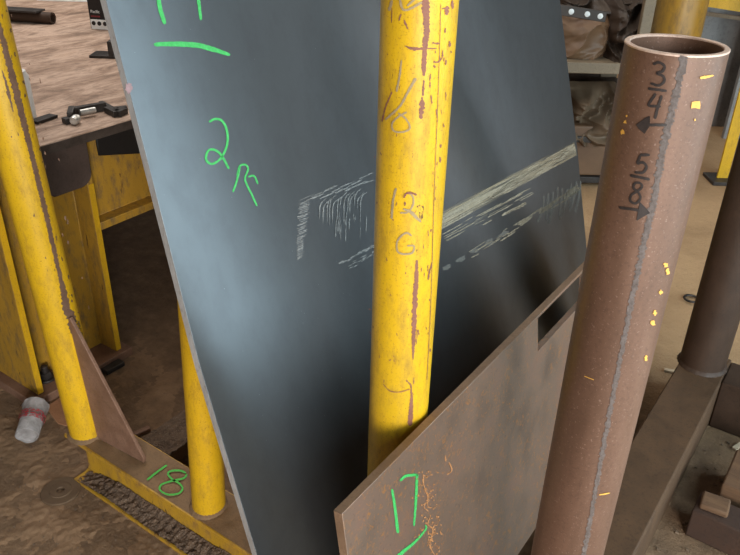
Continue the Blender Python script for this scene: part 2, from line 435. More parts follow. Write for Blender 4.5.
# --- marks on the yellow posts
sc = csurf(XC, RY, R1 + .0009); sc2 = csurf(XC, RY, R1 + .0013)
ru = MB()
stroke(ru, [(426, -4), (426, 12), (427, 30), (425, 48), (424, 62), (424, 76)], [8, 7, 6, 5.5, 5, 3], sc, .3)
stroke(ru, [(424, 80), (423, 96)], [1.5, 2.5], sc, .5)
stroke(ru, [(422.5, 97), (422, 105), (421, 119)], [4, 4.5, 2.5], sc, .7)
stroke(ru, [(405, 46), (414, 49), (425, 48.5), (437, 48.5)], [1.2, 3.4, 1.5, 1.1], sc, .4)
stroke(ru, [(447, 6), (447, 15)], [3.5, 4], sc, .5); stroke(ru, [(442, 9), (446, 8)], 1.3, sc, .3)
for a in ([(445.5, 28), (445, 33)], [(450, 41), (449.5, 47)], [(446, 60), (446, 65)], [(452.5, 0), (452.5, 9)], [(451, 51), (451.3, 53)], [(434, 65), (435, 68)]): stroke(ru, a, 2, sc, .6)
stroke(ru, [(443, 50), (442, 58), (438, 62), (433, 62)], 1.4, sc, .5)
stroke(ru, [(432, 43), (440, 44)], 1.6, sc, .8)
stroke(ru, [(404, 20), (406, 25), (408, 29)], 1.6, sc, .6)
stroke(ru, [(401, 14), (399, 21)], 1.5, sc, .3); stroke(ru, [(392, 8), (391.5, 23)], .9, sc, .3)
for a in ([(392, 92), (386, 106), (382, 122)],): stroke(ru, a, 1.4, sc, .5)
for i in range(34):
    y = random.uniform(20, 400); x = 444 + random.uniform(-9, 8) - y*.062
    stroke(ru, [(x, y), (x+random.uniform(-1, 1), y+random.uniform(2, 9))], random.uniform(.6, 1.6), sc, .7)
for i in range(26):
    y = random.uniform(10, 420); x = 405 + random.uniform(-24, 24) - y*.055
    stroke(ru, [(x, y), (x+random.uniform(-2, 2), y+random.uniform(1, 4))], random.uniform(.5, 1.2), sc, .6)
stroke(ru, [(417, 260), (416.5, 275), (415, 300), (414, 330), (413, 360)], [2, 4.5, 5, 4, 1], sc, .35)
stroke(ru, [(412, 392), (411, 410), (410, 426)], [1.5, 4, 5.5], sc, .25)
stroke(ru, [(383, 384), (390, 391), (400, 392), (410, 389)], .8, sc, .3)
stroke(ru, [(406, 380), (411, 386), (411, 394)], 1.4, sc, .4)
stroke(ru, [(432, 262), (429, 275), (428, 280)], 1.6, sc, .5)
stroke(ru, [(441, 4), (438, 100), (434, 200), (431, 300), (427, 380)], .6, sc, .5)
obj('rust_streak', ru, m_rust_chip, p_cen, label='brown bare-metal streaks and chips')
def scratched(strokes, label):
    mb = MB()
    for pts, w_ in strokes: stroke(mb, pts, w_, sc2, .22)
    obj('scratched_number', mb, m_grey_mark, p_cen, label=label)
scratched([([(392, 0), (389, 11)], 3), ([(400, -2), (401, 5), (404, 10), (412, 8), (422, 2)], 2.4), ([(415, -1), (407, 6)], 2.2)], 'grey scratched 12 at the top')
scratched([([(401.5, 60), (400, 74), (396.5, 92)], [1.4, 2.2, 2.2]), ([(416, 78), (408, 92), (400, 106), (385, 120)], [3, 2.4, 2.2, 2]), ([(407, 112), (398, 117), (392, 124), (394, 131), (403, 132), (410, 128), (406, 119), (398, 113)], 1.8)], 'grey scratched 1/8')
scratched([([(396, 188), (393, 202), (391.5, 219)], 2.4), ([(404, 196), (408, 193), (413, 197), (413, 205), (408, 212), (400, 213)], 1.8), ([(403, 209), (409, 211), (415, 216), (421, 222)], [1.8, 3.4, 2.6])], 'grey scratched 12')
scratched([([(412, 236), (406, 233), (398, 240), (397, 250), (402, 254), (412, 253), (414, 246), (407, 246)], 1.9)], 'grey scratched letter G')
r2 = MB(); stroke(r2, [(404, 198), (406, 194), (412, 193), (417, 195)], 2, csurf(XC, RY, R1+.0017), .4); stroke(r2, [(405, 202), (405, 206)], 1.8, csurf(XC, RY, R1+.0017), .5)
obj('rust_fleck', r2, m_rust_chip, p_cen)

sl = csurf(0, 0, RL + .0009, (BL[0], BL[1], ZB), (LL[0], LL[1], 1))
ls = MB()
stroke(ls, [(-6, 10), (3, 40), (12, 75), (22, 115), (33, 160), (44, 205), (54, 250), (62, 285), (68, 316)], [5, 6, 7, 6, 5, 5, 4.5, 4, 9], sl, .28)
stroke(ls, [(2, 70), (8, 90), (13, 112)], [1, 3.5, 1], sl, .5)
stroke(ls, [(68, 310), (75, 328), (82, 350)], [9, 10, 5], sl, .35)
for i in range(60):
    y = random.uniform(5, 330); x = 3 + y*.238 + random.gauss(-2, 9)
    stroke(ls, [(x, y), (x+random.uniform(.2, 1.2), y+random.uniform(1, 5))], random.uniform(.6, 1.8), sl, .6)
obj('rust_strip', ls, m_dark_strip, p_left, label='long dark rust strip')
# 18 on the beam
sb = psurf((0, 0, ZB+.0075), (0, 0, 1), 0)
g18 = MB()
stroke(g18, [(167, 465), (157, 472), (147, 480)], 2.0, sb, .12)
stroke(g18, [(186, 473), (180, 470.5), (171, 471), (168, 474), (172, 479), (180, 484), (182.5, 489), (178, 493.5), (168, 494.5), (160, 490), (161, 485), (168, 482), (176, 480), (184, 478), (187, 474)], 1.9, sb, .12)
obj('green_number', g18, m_green_dull, beam, label='green hand-painted number 18')

# loose dirt on the beam's lower flange
def ldf(u, v):
    x = -1.785 + 1.37*u; y = RY - .064 + .056*v
    return (x, y, .0135 + (.012 + .035*v**1.5)*min(1, u*9)*(.7+.5*noise.noise((x*9, y*9, 2))) + .008*noise.noise((x*60, y*60, 5))*min(1, (1-v)*6+.2)*min(1, v*8) + .004*noise.noise((x*170, y*170, 7)))
ld = MB(); ld.grid(ldf, 340, 18)
tag(obj('loose_dirt', ld, m_dirt, base=(-1.1, RY, 0)), 'loose dark dirt heaped on the lower flange of the yellow beam', 'dirt', kind='stuff')
tag(obj('dirt_heap', cd, m_dirt, base=(-1.62, 1.7, .1)), 'grey gritty dirt lying on the flat bar behind the gusset', 'dirt', kind='stuff')

# ------------------------------------------------------------------ brown frame with the open pipe post
fr = empty('pipe_frame', (XP, RY, 0))
tag(fr, 'brown steel frame with an open-topped pipe post marked in black', 'rack frame')
RP = .0625
zt = H - .2
cb = MB(); cb.box((-.355, .93, 0), (-.20, 2.66, ZB))
cross = obj('cross_beam', cb, m_brown_beam, fr, .006, label='brown box beam running back to the dark post')
pm = round_post(XP-.005, RY, RP, ZB+.001, zt, m_pipe, fr, wall=.006, label='red-brown open pipe post with black fractions', weldmat=m_brown_beam)
rim = MB(); rim.lathe((XP-.005, RY, zt-.002), (XP-.005, RY, zt+.0006), [(RP-.0066, 0), (RP+.0004, 0), (RP+.0004, .0018), (RP-.0005, .0026), (RP-.0058, .0026), (RP-.0066, .0018)], 72, caps=False, closed=True)
obj('rim', rim, m_pipe_rim, pm, label='bright cut rim')
cb2 = MB(); cb2.box((-.199, 2.49, 0), (1.6, 2.645, ZB))
obj('cross_beam', cb2, m_dark_post, fr, .006)  # dark material stands in for the shade on this beam
dp = round_post(-.285, 2.565, .078, ZB+.001, 2.05, m_dark_post, fr, label='dark brown round post', weldmat=m_dark_post)
sp_ = csurf(XP-.005, RY, RP + .0008)
wl = MB(); stroke(wl, [(684.2, 56), (676, 95), (663, 150), (655, 195), (645, 240), (632, 300), (618, 370), (603, 450), (583, 560), (575, 600)], [7, 7, 7, 6.5, 5, 4.5, 4.5, 4.5, 4.5, 4.5], sp_, .5, taper=0)
obj('weld_seam', wl, m_weld, pm, label='grey weld seam down the pipe')
si = csurf(XP-.005, RY, RP + .0012)
def inked(name, strokes, label, fill=None):
    mb = MB()
    for pts, w_ in strokes: stroke(mb, pts, w_, si, .12)
    if fill: poly(mb, fill, si)
    obj(name, mb, m_black_ink, pm, label=label)
inked('black_fraction', [([(653, 64.5), (659, 62.5), (664.5, 66), (663, 71), (657, 73.5), (663, 76), (664.5, 81), (659, 85.5), (650.5, 83.5)], 2.7), ([(648, 88.5), (667, 91)], 2.8),
    ([(656, 93.5), (651.5, 100), (649, 105.5), (661, 106.5)], 2.7), ([(662, 95.5), (658, 107), (655, 119)], 2.9)], 'black hand-written 3/4')
inked('black_arrow', [([(667, 125), (648, 125)], 2.8)], 'black arrow pointing left', [(650, 116), (645, 118), (636, 125), (639, 129), (644.5, 134), (647, 130), (650, 126)])
inked('black_fraction', [([(650, 155), (640, 155)], 2.7), ([(640.5, 155), (637, 164)], 2.6), ([(637, 164), (643, 162.5), (646.5, 167), (643, 172.5), (634.5, 172.5)], 2.7), ([(630, 175.5), (650, 179.5)], 2.8),
    ([(641, 183), (635.5, 183), (633.5, 188), (638, 192), (640.5, 198), (636, 203.5), (630.5, 201), (631.5, 195), (638, 191), (642, 187), (641, 183)], 2.5)], 'black hand-written 5/8')
inked('black_arrow', [([(619, 207.5), (640, 210.5)], 2.8)], 'black arrow pointing right', [(640, 202), (646, 208), (650, 213), (643, 217), (636.5, 221), (638, 211)])
def fleck(pts_fn):
    mb = MB(); pts_fn(mb); obj('yellow_paint_fleck', mb, m_yel_spot, pm)
fleck(lambda k: stroke(k, [(700, 78), (706, 77), (714, 75.5)], [2.6, 2.8, 1.4], si, .2))
fleck(lambda k: poly(k, [(692, 102), (696, 101.2), (700, 101), (700.4, 105), (700, 109), (695, 108), (691, 108.5)], si))
for x, y, a, b in ((626.5, 116, 1.3, 1.5), (625, 122, 1.6, 1.8), (622.5, 132, 1.8, 3.2), (666, 265, 2.4, 2.8), (668, 272, 1.8, 2.8), (661, 292, 1.8, 2.2), (655, 313, 2.2, 2.6), (653, 323, 2.2, 2.8), (646, 358, 1.4, 2.4), (695, 120, .8, 1)):
    fleck(lambda k: blob(k, x, y, a, b, si, .45))
fleck(lambda k: stroke(k, [(599, 495), (610, 493)], 1.3, si, .2)); fleck(lambda k: stroke(k, [(584, 376), (594, 380)], .7, si, .3))

# ------------------------------------------------------------------ large leaning plate
BX = -.752; LEAN = .312
NB = np.array([1, 0, LEAN]); NB /= np.linalg.norm(NB)
PB = np.array([BX, RY, ZB])
TB = .016
def bp(px, py): return atplane(px, py, PB, NB)
def at_z_on(pA, pB, z): t = (z-pA[2])/(pB[2]-pA[2]); return pA+(pB-pA)*t
L0, L1, L2, L3 = bp(106, 0), bp(152.5, 180), bp(199.5, 365), bp(257, 555)
Q0, Q1, Q2 = bp(560, 0), bp(577.5, 150), bp(588, 262)
ztop = 2.02
lt = at_z_on(L1, L0, ztop); lb = at_z_on(L2, L3, ZB+.008); rt_ = at_z_on(Q1, Q0, ztop); rb = at_z_on(Q1, Q2, ZB+.008)
big = empty('steel_plate', (BX, RY, ZB))
tag(big, 'large blue-grey steel plate with pale scrape marks leaning between yellow posts', 'steel plate')
bm_ = MB(); bm_.prism([lt, L0, L1, L2, L3, lb, rb, Q2, Q1, Q0, rt_], -NB*TB)
for i_, v_ in enumerate(bm_.v): bm_.uv[i_] = (v_[1], v_[2])
sheet = obj('sheet', bm_, m_big, big, .0006, fixn=True)
# lighter sheared edge
ed = MB()
for e in ([lt, L0, L1, L2, L3, lb],):
    vs = []; 
    for p in e: vs += [p + np.array([0, -.0006, 0]), p - NB*TB + np.array([0, -.0006, 0])]
    ed.add(vs, [(2*i, 2*i+1, 2*i+3, 2*i+2) for i in range(len(e)-1)], [(0, 0)]*len(vs))
obj('cut_edge', ed, m_scale_edge, big, label='lighter sheared edge')
spl = psurf(PB, NB, .0008)
def greened(name, root, surf, strokes, label, mat=None, jag=.12):
    mb = MB()
    for pts, w_ in strokes: stroke(mb, pts, w_, surf, jag)
    return obj(name, mb, mat or m_green, root, label=label)
greened('green_digit', big, spl, [([(158, -8), (160, 8), (165, 24)], 4)], 'green painted figure 1')
greened('green_digit', big, spl, [([(168, -24), (180, -27), (198, -26), (198, -6), (199.5, 8), (201, 20)], [3.2, 3.5, 3.5, 3.5, 3.2, 2.5])], 'green painted figure 7')
greened('green_underline', big, spl, [([(154, 44.5), (170, 44), (195, 45), (212, 49), (230, 55)], [4, 4.8, 5.2, 5, 3])], 'green painted underline')
greened('green_number', big, spl, [([(209, 122), (215, 119), (222, 121), (227, 131), (227, 145), (221, 158), (212, 164), (206, 159), (209, 150), (217, 151), (223, 158), (229, 169)], 2.3)], 'green painted figure 2')
greened('green_letter', big, spl, [([(233, 192), (237, 180), (240, 166)], 2.0), ([(237, 176), (240, 166), (246, 165), (248, 170), (245, 178), (247, 185), (252, 195), (257, 206)], 1.9), ([(248, 177), (254, 176), (258, 184)], 1.8)], 'green painted scrawled letter')
def scrape_mat(name, c, lo, hi, sx, sy, a=1.0):
    m = Mat(name, .7, .1); v = m.coord((sx, sy, 1), 'UV'); n = m.noise(1, 6, .7, v); n2 = m.noise(1, 4, .6, m.coord((sx*.25, sy*.3, 1), 'UV'))
    u = m.sep('UV', 1)
    e = m.math('MULTIPLY', m.math('MULTIPLY', u, m.math('SUBTRACT', 1.0, u)), 4.0)
    f = m.math('ADD', m.math('MULTIPLY', n, .7), m.math('ADD', m.math('MULTIPLY', n2, .3), m.math('MULTIPLY', e, .12)))
    m.color(m.ramp(n, [(.3, tuple(x*.62 for x in c[:3])+(1,)), (.7, c)]))
    m.alpha(m.math('MULTIPLY', m.ramp(f, [(lo, 0.0), (hi, 1.0)]), a)); return m.m
m_scr1 = scrape_mat('tan_scrape', srgb(176, 160, 132), .50, .62, 3, 22, .8)
m_scr2 = scrape_mat('thin_tan_scrape', srgb(170, 156, 132), .56, .66, 3, 22, .8)
m_scr3 = scrape_mat('chalky_scrape', srgb(190, 188, 184), .54, .66, 3, 14, .6)
def quadpatch(mb, pts, nu=30, nv=8, surf=spl):   # pts: tl, tr, br, bl in pixels
    tl, tr, br, bl = [np.array(p, float) for p in pts]
    return mb.grid(lambda u, v: surf(*((tl*(1-u)+tr*u)*(1-v)+(bl*(1-u)+br*u)*v)), nu, nv)
def streaks(mb, n, p0, p1, spread, lo, hi, wlo, whi, seed):
    r_ = random.Random(seed); p0 = np.array(p0, float); p1 = np.array(p1, float); d_ = p1-p0; L_ = np.linalg.norm(d_); d_ /= L_; nn = np.array([-d_[1], d_[0]])
    for i in range(n):
        t = r_.uniform(0, 1)*L_; l_ = r_.uniform(lo, hi); q = r_.uniform(-1, 1); q *= spread*(.6+.4*r_.random())
        a_ = p0 + d_*max(0, t-l_/2) + nn*q; b_ = p0 + d_*min(L_, t+l_/2) + nn*(q + r_.uniform(-.6, .6))
        if np.linalg.norm(b_-a_) > 1: stroke(mb, [a_, b_], r_.uniform(wlo, whi), spl, .5, rnd=r_)
spl = psurf(PB, NB, .0012)
m_scr_line = rusty('scraped_bare_line', srgb(136, 126, 108), srgb(172, 160, 138), srgb(110, 100, 86), 60, .7, .1)
m_scr_line2 = rusty('chalky_line', srgb(104, 102, 100), srgb(144, 142, 138), srgb(84, 82, 80), 60, .7, .1)
s1 = MB(); quadpatch(s1, [(426, 219), (574, 141), (577, 156), (426, 237)], surf=psurf(PB, NB, .0007))
obj('scrape_mark', s1, m_scr1, big, label='broad tan scrape')
s1 = MB()
streaks(s1, 50, (430, 228), (574, 149), 8.0, 15, 60, .35, 1.0, 3)
streaks(s1, 16, (490, 195), (575, 147), 5, 10, 30, 1.0, 2.4, 4)
so_ = obj('scrape_streak', s1, m_scr_line, big, label='bare streaks inside the broad scrape'); so_['kind'] = 'stuff'
s2 = MB(); streaks(s2, 26, (444, 238), (532, 190), 5, 8, 36, .3, .8, 5); streaks(s2, 5, (480, 228), (526, 203), 2, 10, 26, .8, 1.8, 6)
streaks(s2, 30, (470, 256), (578, 188), 5, 5, 22, .4, 1.2, 7); streaks(s2, 10, (520, 226), (579, 186), 4, 6, 18, 1.0, 2.2, 8)
so_ = obj('scrape_streak', s2, m_scr_line, big, label='thin tan scrapes'); so_['kind'] = 'stuff'
s3 = MB()
for i in range(34):
    t = i/33; x = 299 + 6*t + random.uniform(-1.5, 1.5); y = 258 - 56*t; w_ = 8 + 6*t
    stroke(s3, [(x-w_/2*random.uniform(.6, 1), y+1.5), (x, y), (x+w_/2*random.uniform(.5, 1), y-1.5)], random.uniform(.35, 1.0), spl, .5)
for i in range(22):
    x = 303 + i*3; y = 200 - i*1.0 + random.uniform(-4, 4); l_ = random.uniform(6, 15); stroke(s3, [(x-l_/2, y+l_*.22), (x+l_/2, y-l_*.25)], random.uniform(.4, 1.2), spl, .5)
stroke(s3, [(345, 191), (358, 185), (374, 180)], [1.6, 1, .7], spl, .4)
for i in range(13):
    x = 320 + i*3.5 + random.uniform(-1, 1); y = 205 - i*.9 + random.uniform(-4, 3)
    stroke(s3, [(x+6, y-4), (x, y+3), (x-1, y+random.uniform(12, 28))], [.5, 1.1, .4], spl, .5)
for i in range(16):
    x = 336 + random.uniform(0, 32); y = 212 + random.uniform(0, 20); stroke(s3, [(x, y), (x-.6, y+random.uniform(5, 16))], random.uniform(.4, .9), spl, .5)
for i in range(14):
    x = 341 + i*2.6; y = 263 - i*1.35 + random.uniform(-1, 1); stroke(s3, [(x-2.2, y+1.4), (x+2.2, y-1.6)], random.uniform(.8, 2.4), spl, .5)
for i in range(18):
    x = random.uniform(344, 374); y = 268 - (x-342)*.5 + random.uniform(-1, 5); stroke(s3, [(x, y), (x+4, y-2.4)], random.uniform(.5, 1.1), spl, .5)
so_ = obj('scratch_mark', s3, m_scr_line2, big, label='chalky grey scratches'); so_['kind'] = 'stuff'
s4 = MB()
for i in range(9):
    x = 544 + i*4.6; y = 196 - i*2 + random.uniform(-3, 3); stroke(s4, [(x, y), (x-1, y+12), (x-random.uniform(0, 7), y+random.uniform(22, 34))], [2, 3, 2.5], spl, .4)
for i in range(6):
    x = 433 + i*14; y = 276-i*8.4; blob(s4, x, y, 5, 2.6, spl, .4, rot=-.5)
s4o = obj('scrape_mark', s4, scrape_mat('pale_drips', srgb(150, 146, 138), .46, .62, 3, 5, .6), big, label='pale drip marks'); s4o['kind'] = 'stuff'
s5 = MB(); blob(s5, 129, 88, 3.6, 5, spl, .25, 22); 
obj('red_smudge', s5, flat('faded_red_smudge', srgb(140, 112, 112), .7), big, label='faded red smudge')

# ------------------------------------------------------------------ front notched plate
TF = .017; LF = .1375
NF = np.array([1, 0, LF]); NF /= np.linalg.norm(NF)
f_tl = atx(342, 514, -.537); ZFT = f_tl[2]
PF = np.array([-.537, RY, ZFT])
def fp(px, py): return atplane(px, py, PF, NF)
fd = np.array([LF, 0, -1.0]); 
def fpt(y, dz): return PF + np.array([0, y-RY, 0]) + fd*dz          # dz below the top edge
yl = f_tl[1]; yr = 2.42
n0 = fp(538, 329); n1 = fp(539, 352); n2 = fp(577.5, 315)
d_top = .008; nb_ = (PF[2] - fp(538.5, 351)[2]); ny0 = fp(538, 338)[1]; ny1 = ny0 + .30
ZH = PF[2] - ZB - .004
fm = MB()
pts_o = [fpt(yl, 0), fpt(yr, 0), fpt(yr, ZH), fpt(yl, ZH)]; pts_i = [fpt(ny0, d_top), fpt(ny1, d_top), fpt(ny1, nb_), fpt(ny0, nb_)]
vs = []
for o_ in (0, 1):
    vs += [p - NF*TF*o_ for p in pts_o] + [p - NF*TF*o_ for p in pts_i]
fs = []
for i in range(4):
    j = (i+1) % 4
    fs += [(i, j, 4+j, 4+i), (8+i, 12+i, 12+j, 8+j), (i, 8+i, 8+j, j), (4+i, 4+j, 12+j, 12+i)]
fm.add(vs, fs)
front = empty('notched_plate', (PF[0], RY, ZB))
tag(front, 'rust-speckled brown steel plate with a slot leaning on the central yellow post', 'steel plate')
obj('sheet', fm, m_front, front, .001)
te = MB(); te.add([fpt(yl, -.0006), fpt(yr, -.0006), fpt(yr, -.0006)-NF*TF, fpt(yl, -.0006)-NF*TF], [(0, 1, 2, 3)], [(0, 0)]*4)
e0 = np.array([0, -.0006, 0]); te.add([fpt(yl, 0)+e0, fpt(yl, ZH)+e0, fpt(yl, ZH)-NF*TF+e0, fpt(yl, 0)-NF*TF+e0], [(0, 1, 2, 3)], [(0, 0)]*4)
obj('cut_edge', te, m_edge_brown, front, label='lighter brown cut edge')
sfp = psurf(PF, NF, .0009)
greened('green_digit', front, sfp, [([(392, 489), (395, 508), (398, 533)], [2.2, 2.8, 3])], 'green painted figure 1')
greened('green_digit', front, sfp, [([(400, 481), (406, 476), (417, 475), (417, 476)], [2.4, 2.8, 2.4]), ([(417, 474), (416, 500), (414, 526)], [2.6, 2.6, 1.8])], 'green painted figure 7')
greened('green_underline', front, sfp, [([(425, 525), (426, 529), (416, 541), (404, 551), (396, 558)], [1.6, 2, 2.6, 3.4, 3.4])], 'green painted underline')
rs = MB()
for i in range(150):
    y = random.uniform(470, 562); x = 427 + (y-475)*.08 + random.gauss(0, 6); a_ = random.uniform(0, 6.28); l_ = random.uniform(.5, 2.6)
    stroke(rs, [(x, y), (x+l_*math.cos(a_), y+l_*math.sin(a_))], random.uniform(.7, 1.5), sfp, .6)
for q in ([(423, 474), (424, 486), (428, 497), (427, 505)], [(430, 500), (424, 506), (429, 512)], [(431, 515), (428, 524), (433, 530), (430, 545), (435, 556)], [(449, 462), (452, 470), (447, 475)], [(445, 455), (446, 462)]): stroke(rs, q, [.8, 1.3, .7], sfp, .7)
rso = obj('rust_speckle', rs, flat('orange_rust', srgb(170, 116, 70), .8), front, label='orange rust specks'); rso['kind'] = 'stuff'

# ------------------------------------------------------------------ welding table
TX, TZ, TT = -2.19, H - .842, .036
TY0, TY1 = .55, 5.4
tb = empty('welding_table', (-2.37, 1.3, 0))
tag(tb, 'heavy shop table with dusty steel top on a yellow H-column', 'table')
t1 = MB(); t1.box((-7.5, TY0, TZ-TT), (TX, TY1, TZ)); top = obj('table_top', t1, m_table, tb, .003, label='dusty brown steel top')
t2 = MB(); t2.box((TX, TY0, TZ-TT+.0015), (TX+.002, TY1, TZ-.004)); obj('edge_strip', t2, m_table_edge, top, label='dark edge of the top')
CX0, CX1, CY0, CY1 = -2.50, -2.24, 1.12, 1.495
ZBP = .036
hc = MB(); tfl = .024; tw = .014; xm = (CX0+CX1)/2 + .02
hc.prism([(CX0, CY0, ZBP), (CX1, CY0, ZBP), (CX1, CY0+tfl, ZBP), (xm+tw, CY0+tfl, ZBP), (xm+tw, CY1-tfl, ZBP), (CX1, CY1-tfl, ZBP), (CX1, CY1, ZBP), (CX0, CY1, ZBP), (CX0, CY1-tfl, ZBP), (xm, CY1-tfl, ZBP), (xm, CY0+tfl, ZBP), (CX0, CY0+tfl, ZBP)], (0, 0, TZ-TT-ZBP))
obj('leg', hc, m_yel_dark, tb, .003, label='yellow H-section column')
# brighter yellow strips on the flange edges
fe = MB(); fe.box((CX1, CY0+.001, ZBP+.004), (CX1+.0015, CY0+tfl-.001, TZ-TT-.01)); fe.box((CX1, CY1-tfl+.001, ZBP+.004), (CX1+.0015, CY1-.001, TZ-TT-.17))
obj('flange_edge', fe, m_yel, tb, label='bright yellow flange edges')
bpx = MB(); bpx.box((-2.56, 1.085, 0), (-2.215, 1.53, ZBP)); bpl = obj('base_plate', bpx, m_gusset, tb, .003, label='brown steel base plate')
an = MB(); ac = atx(44, 378, -2.30); ax_, ay_ = -2.305, float(atz(46, 378, ZBP)[1])
an.lathe((ax_, ay_, ZBP), (ax_, ay_, 1), [(.034, 0), (.034, .006), (.033, .0075), (.0, .0076)], 24, caps=False)
for k in range(1): an.lathe((ax_, ay_, ZBP+.0075), (ax_, ay_, 1), [(.022, 0), (.022, .022), (.020, .024), (.0, .0242)], 6, caps=False)
an.lathe((ax_, ay_, ZBP+.03), (ax_, ay_, 1), [(.0125, 0), (.0125, .025), (.011, .027), (0, .0272)], 16, caps=False)
obj('anchor_bolt', an, m_dark_steel, bpl, label='dark anchor bolt with nut and washer')
# support beam under the top, running back from the column
sbm = MB(); zb0, zb1 = H-1.235, TZ-TT
xw = -2.31
sbm.prism([(CX1, CY1, zb0), (CX1, CY1, zb0+.03), (xw+.012, CY1, zb0+.03), (xw+.012, CY1, zb1-.02), (CX1-.02, CY1, zb1-.02), (CX1-.02, CY1, zb1), (CX0+.05, CY1, zb1), (CX0+.05, CY1, zb1-.02), (xw, CY1, zb1-.02), (xw, CY1, zb0+.03), (CX0+.05, CY1, zb0+.03), (CX0+.05, CY1, zb0)], (0, 3.6, 0))
obj('support_beam', sbm, m_yel_dark, tb, .002, label='yellow support beam under the top')
# rounded bracket plate across the column's head
bx_ = CX1 + .004; bpts = []
ya, yb, za, zb_ = 1.26, 1.485, TZ-TT-.001, TZ-TT-.165
bpts = [(bx_, ya-.02, za), (bx_, yb, za)] + [(bx_, yb-.05+.05*math.cos(t), zb_+.05-.05*math.sin(t)) for t in [i*math.pi/16 for i in range(9)]] + [(bx_, ya+.07, zb_), (bx_, ya+.025, zb_+.035), (bx_, ya, zb_+.09)]
bk = MB(); bk.prism(bpts, (.012, 0, 0)); obj('bracket', bk, m_brkt, tb, .003, label='dark bracket plate with rounded corner')
# black sheet standing in for the dark opening between beam and top
dg = MB(); dg.prism([(CX1+.001, 1.53, za), (CX1+.001, 1.80, za), (CX1+.001, 1.80, za-.10), (CX1+.001, 1.70, za-.115), (CX1+.001, 1.53, za-.075)], (.008, 0, 0)); obj('dark_opening_sheet', dg, m_black, tb, .002, label='black sheet standing in for the dark opening under the top')
# far legs of the table
for yy, xx in ((3.9, -2.5), (3.9, -5.4), (1.3, -5.4)):
    lg = MB(); lg.box((xx-.06, yy-.06, 0), (xx+.06, yy+.06, TZ-TT)); obj('leg', lg, m_dark_post, tb, .004)
# back shelf panel under the table (dark, close to the floor)
ub = MB(); ub.box((-4.4, 2.55, .30), (-2.7, 2.62, .62)); obj('lower_rail', ub, m_dark_post, tb, .004, label='dark lower rail')

# ------------------------------------------------------------------ things on the table
def on_table(px, py): return atz(px, py, TZ)
# pipe with flat bar
a, b = on_table(-5, 20), on_table(54, 24)
d = (b-a)/np.linalg.norm(b-a); rp = .030
tp = empty('steel_tube', tuple((a+b)/2)); tag(tp, 'short dark steel tube lying under a flat bar on the table', 'tube')
e1 = MB(); c0 = a + np.array([0, 0, rp]); c1 = b + np.array([0, 0, rp])
e1.lathe(c0, c1, [(rp*.68, 0), (rp, 0), (rp, float(np.linalg.norm(c1-c0))), (rp*.68, float(np.linalg.norm(c1-c0)))], 28, caps=False, closed=True)
obj('tube_body', e1, m_dark_post, tp)
pr = np.array([-d[1], d[0], 0])
fb = MB(); q0 = a - d*.05; q1 = a + d*float(np.linalg.norm(b-a))*.83
fb.obox((q0+q1)/2 + np.array([0, 0, 2*rp+.005]) - pr*.01, (q1-q0)/2, pr*.045, np.array([0, 0, .005]))
tag(obj('flat_bar', fb, m_dark_steel, base=tuple((q0+q1)/2+np.array([0, 0, 2*rp])), bevel=.001), 'dark flat bar resting on the steel tube on the table', 'bar')
fb2 = MB(); fb2.obox((q0*.2+q1*.8) + np.array([0, 0, rp]) - pr*(-rp-.008), (q1-q0)*.2, pr*.006, np.array([0, 0, .028]))
# black box with white strip and buttons
bl = on_table(91, 29); br = on_table(112, 30.5)
ux = (br-bl)/np.linalg.norm(br-bl); bd = np.array([-ux[1], ux[0], 0]); 
if bd @ FWD < 0: bd = -bd
bw = .34; bh = .24
box = empty('black_box', tuple(bl)); tag(box, 'black carton with three round dots on a white strip standing on the table', 'box')
def bxp(u, v, w=0): return bl + ux*u + np.array([0, 0, v]) - bd*w
kb = MB(); kb.obox(bl+ux*bw/2+bd*.15+np.array([0, 0, bh/2+.001]), ux*bw/2, bd*.15, np.array([0, 0, bh/2])); obj('carton', kb, m_black, box, .004)
sc_ = float(np.linalg.norm(br-bl))/21.0      # metres per pixel here
kw = MB(); kw.obox(bxp(sc_*2+.12, sc_*4.6, .002), ux*.125, bd*.002, np.array([0, 0, sc_*4.3])); ws_ = obj('white_strip', kw, m_white, box, .001)
for i in range(3):
    kd = MB(); c_ = bxp(sc_*(4.2+i*5.6), sc_*5.6, .004); kd.lathe(c_, c_-bd, [(sc_*1.9, 0), (sc_*1.9, .003), (sc_*1.3, .004), (0, .004)], 20, caps=False); obj('dot', kd, m_black, ws_)
tx = bpy.data.curves.new('printed_word', 'FONT'); tx.body = 'Pacific'; tx.size = sc_*3.6; tx.extrude = .0004
to = bpy.data.objects.new('printed_word', tx); COL.objects.link(to); to.parent = box
tm = Matrix((tuple(ux), (0, 0, 1), tuple(-bd))).transposed().to_4x4(); tm.translation = Vector(bxp(sc_*2.4, sc_*14.6, .002)) - Vector(bl); to.matrix_local = tm; tx.materials.append(m_white)
bpy.context.view_layer.update(); tme = bpy.data.meshes.new_from_object(to); tmx = to.matrix_local.copy(); bpy.data.objects.remove(to); to = bpy.data.objects.new('printed_word', tme); COL.objects.link(to); to.parent = box; to.matrix_local = tmx
kr = MB(); kr.obox(bxp(sc_*6.5, sc_*11.6, .001), ux*sc_*4.5, bd*.001, np.array([0, 0, sc_*.6])); obj('red_line', kr, m_red_text, box)
kp = MB(); kp.obox(bl+ux*.05*1+bd*.12+np.array([0, 0, bh+.006])+ux*bw*.35, ux*bw*.3, bd*.10, np.array([0, 0, .005])); tag(obj('paper_sheet', kp, m_white, base=tuple(bl+np.array([0, 0, bh]))), 'white sheet lying on top of the black carton', 'paper')
w0 = on_table(72, -3); kq = MB(); kq.obox(w0+np.array([0, 0, .004]), RGT*.16, FWD*.16, np.array([0, 0, .004])); tag(obj('paper_sheet', kq, m_white, base=tuple(w0)), 'white sheet lying flat on the table left of the black carton', 'paper')
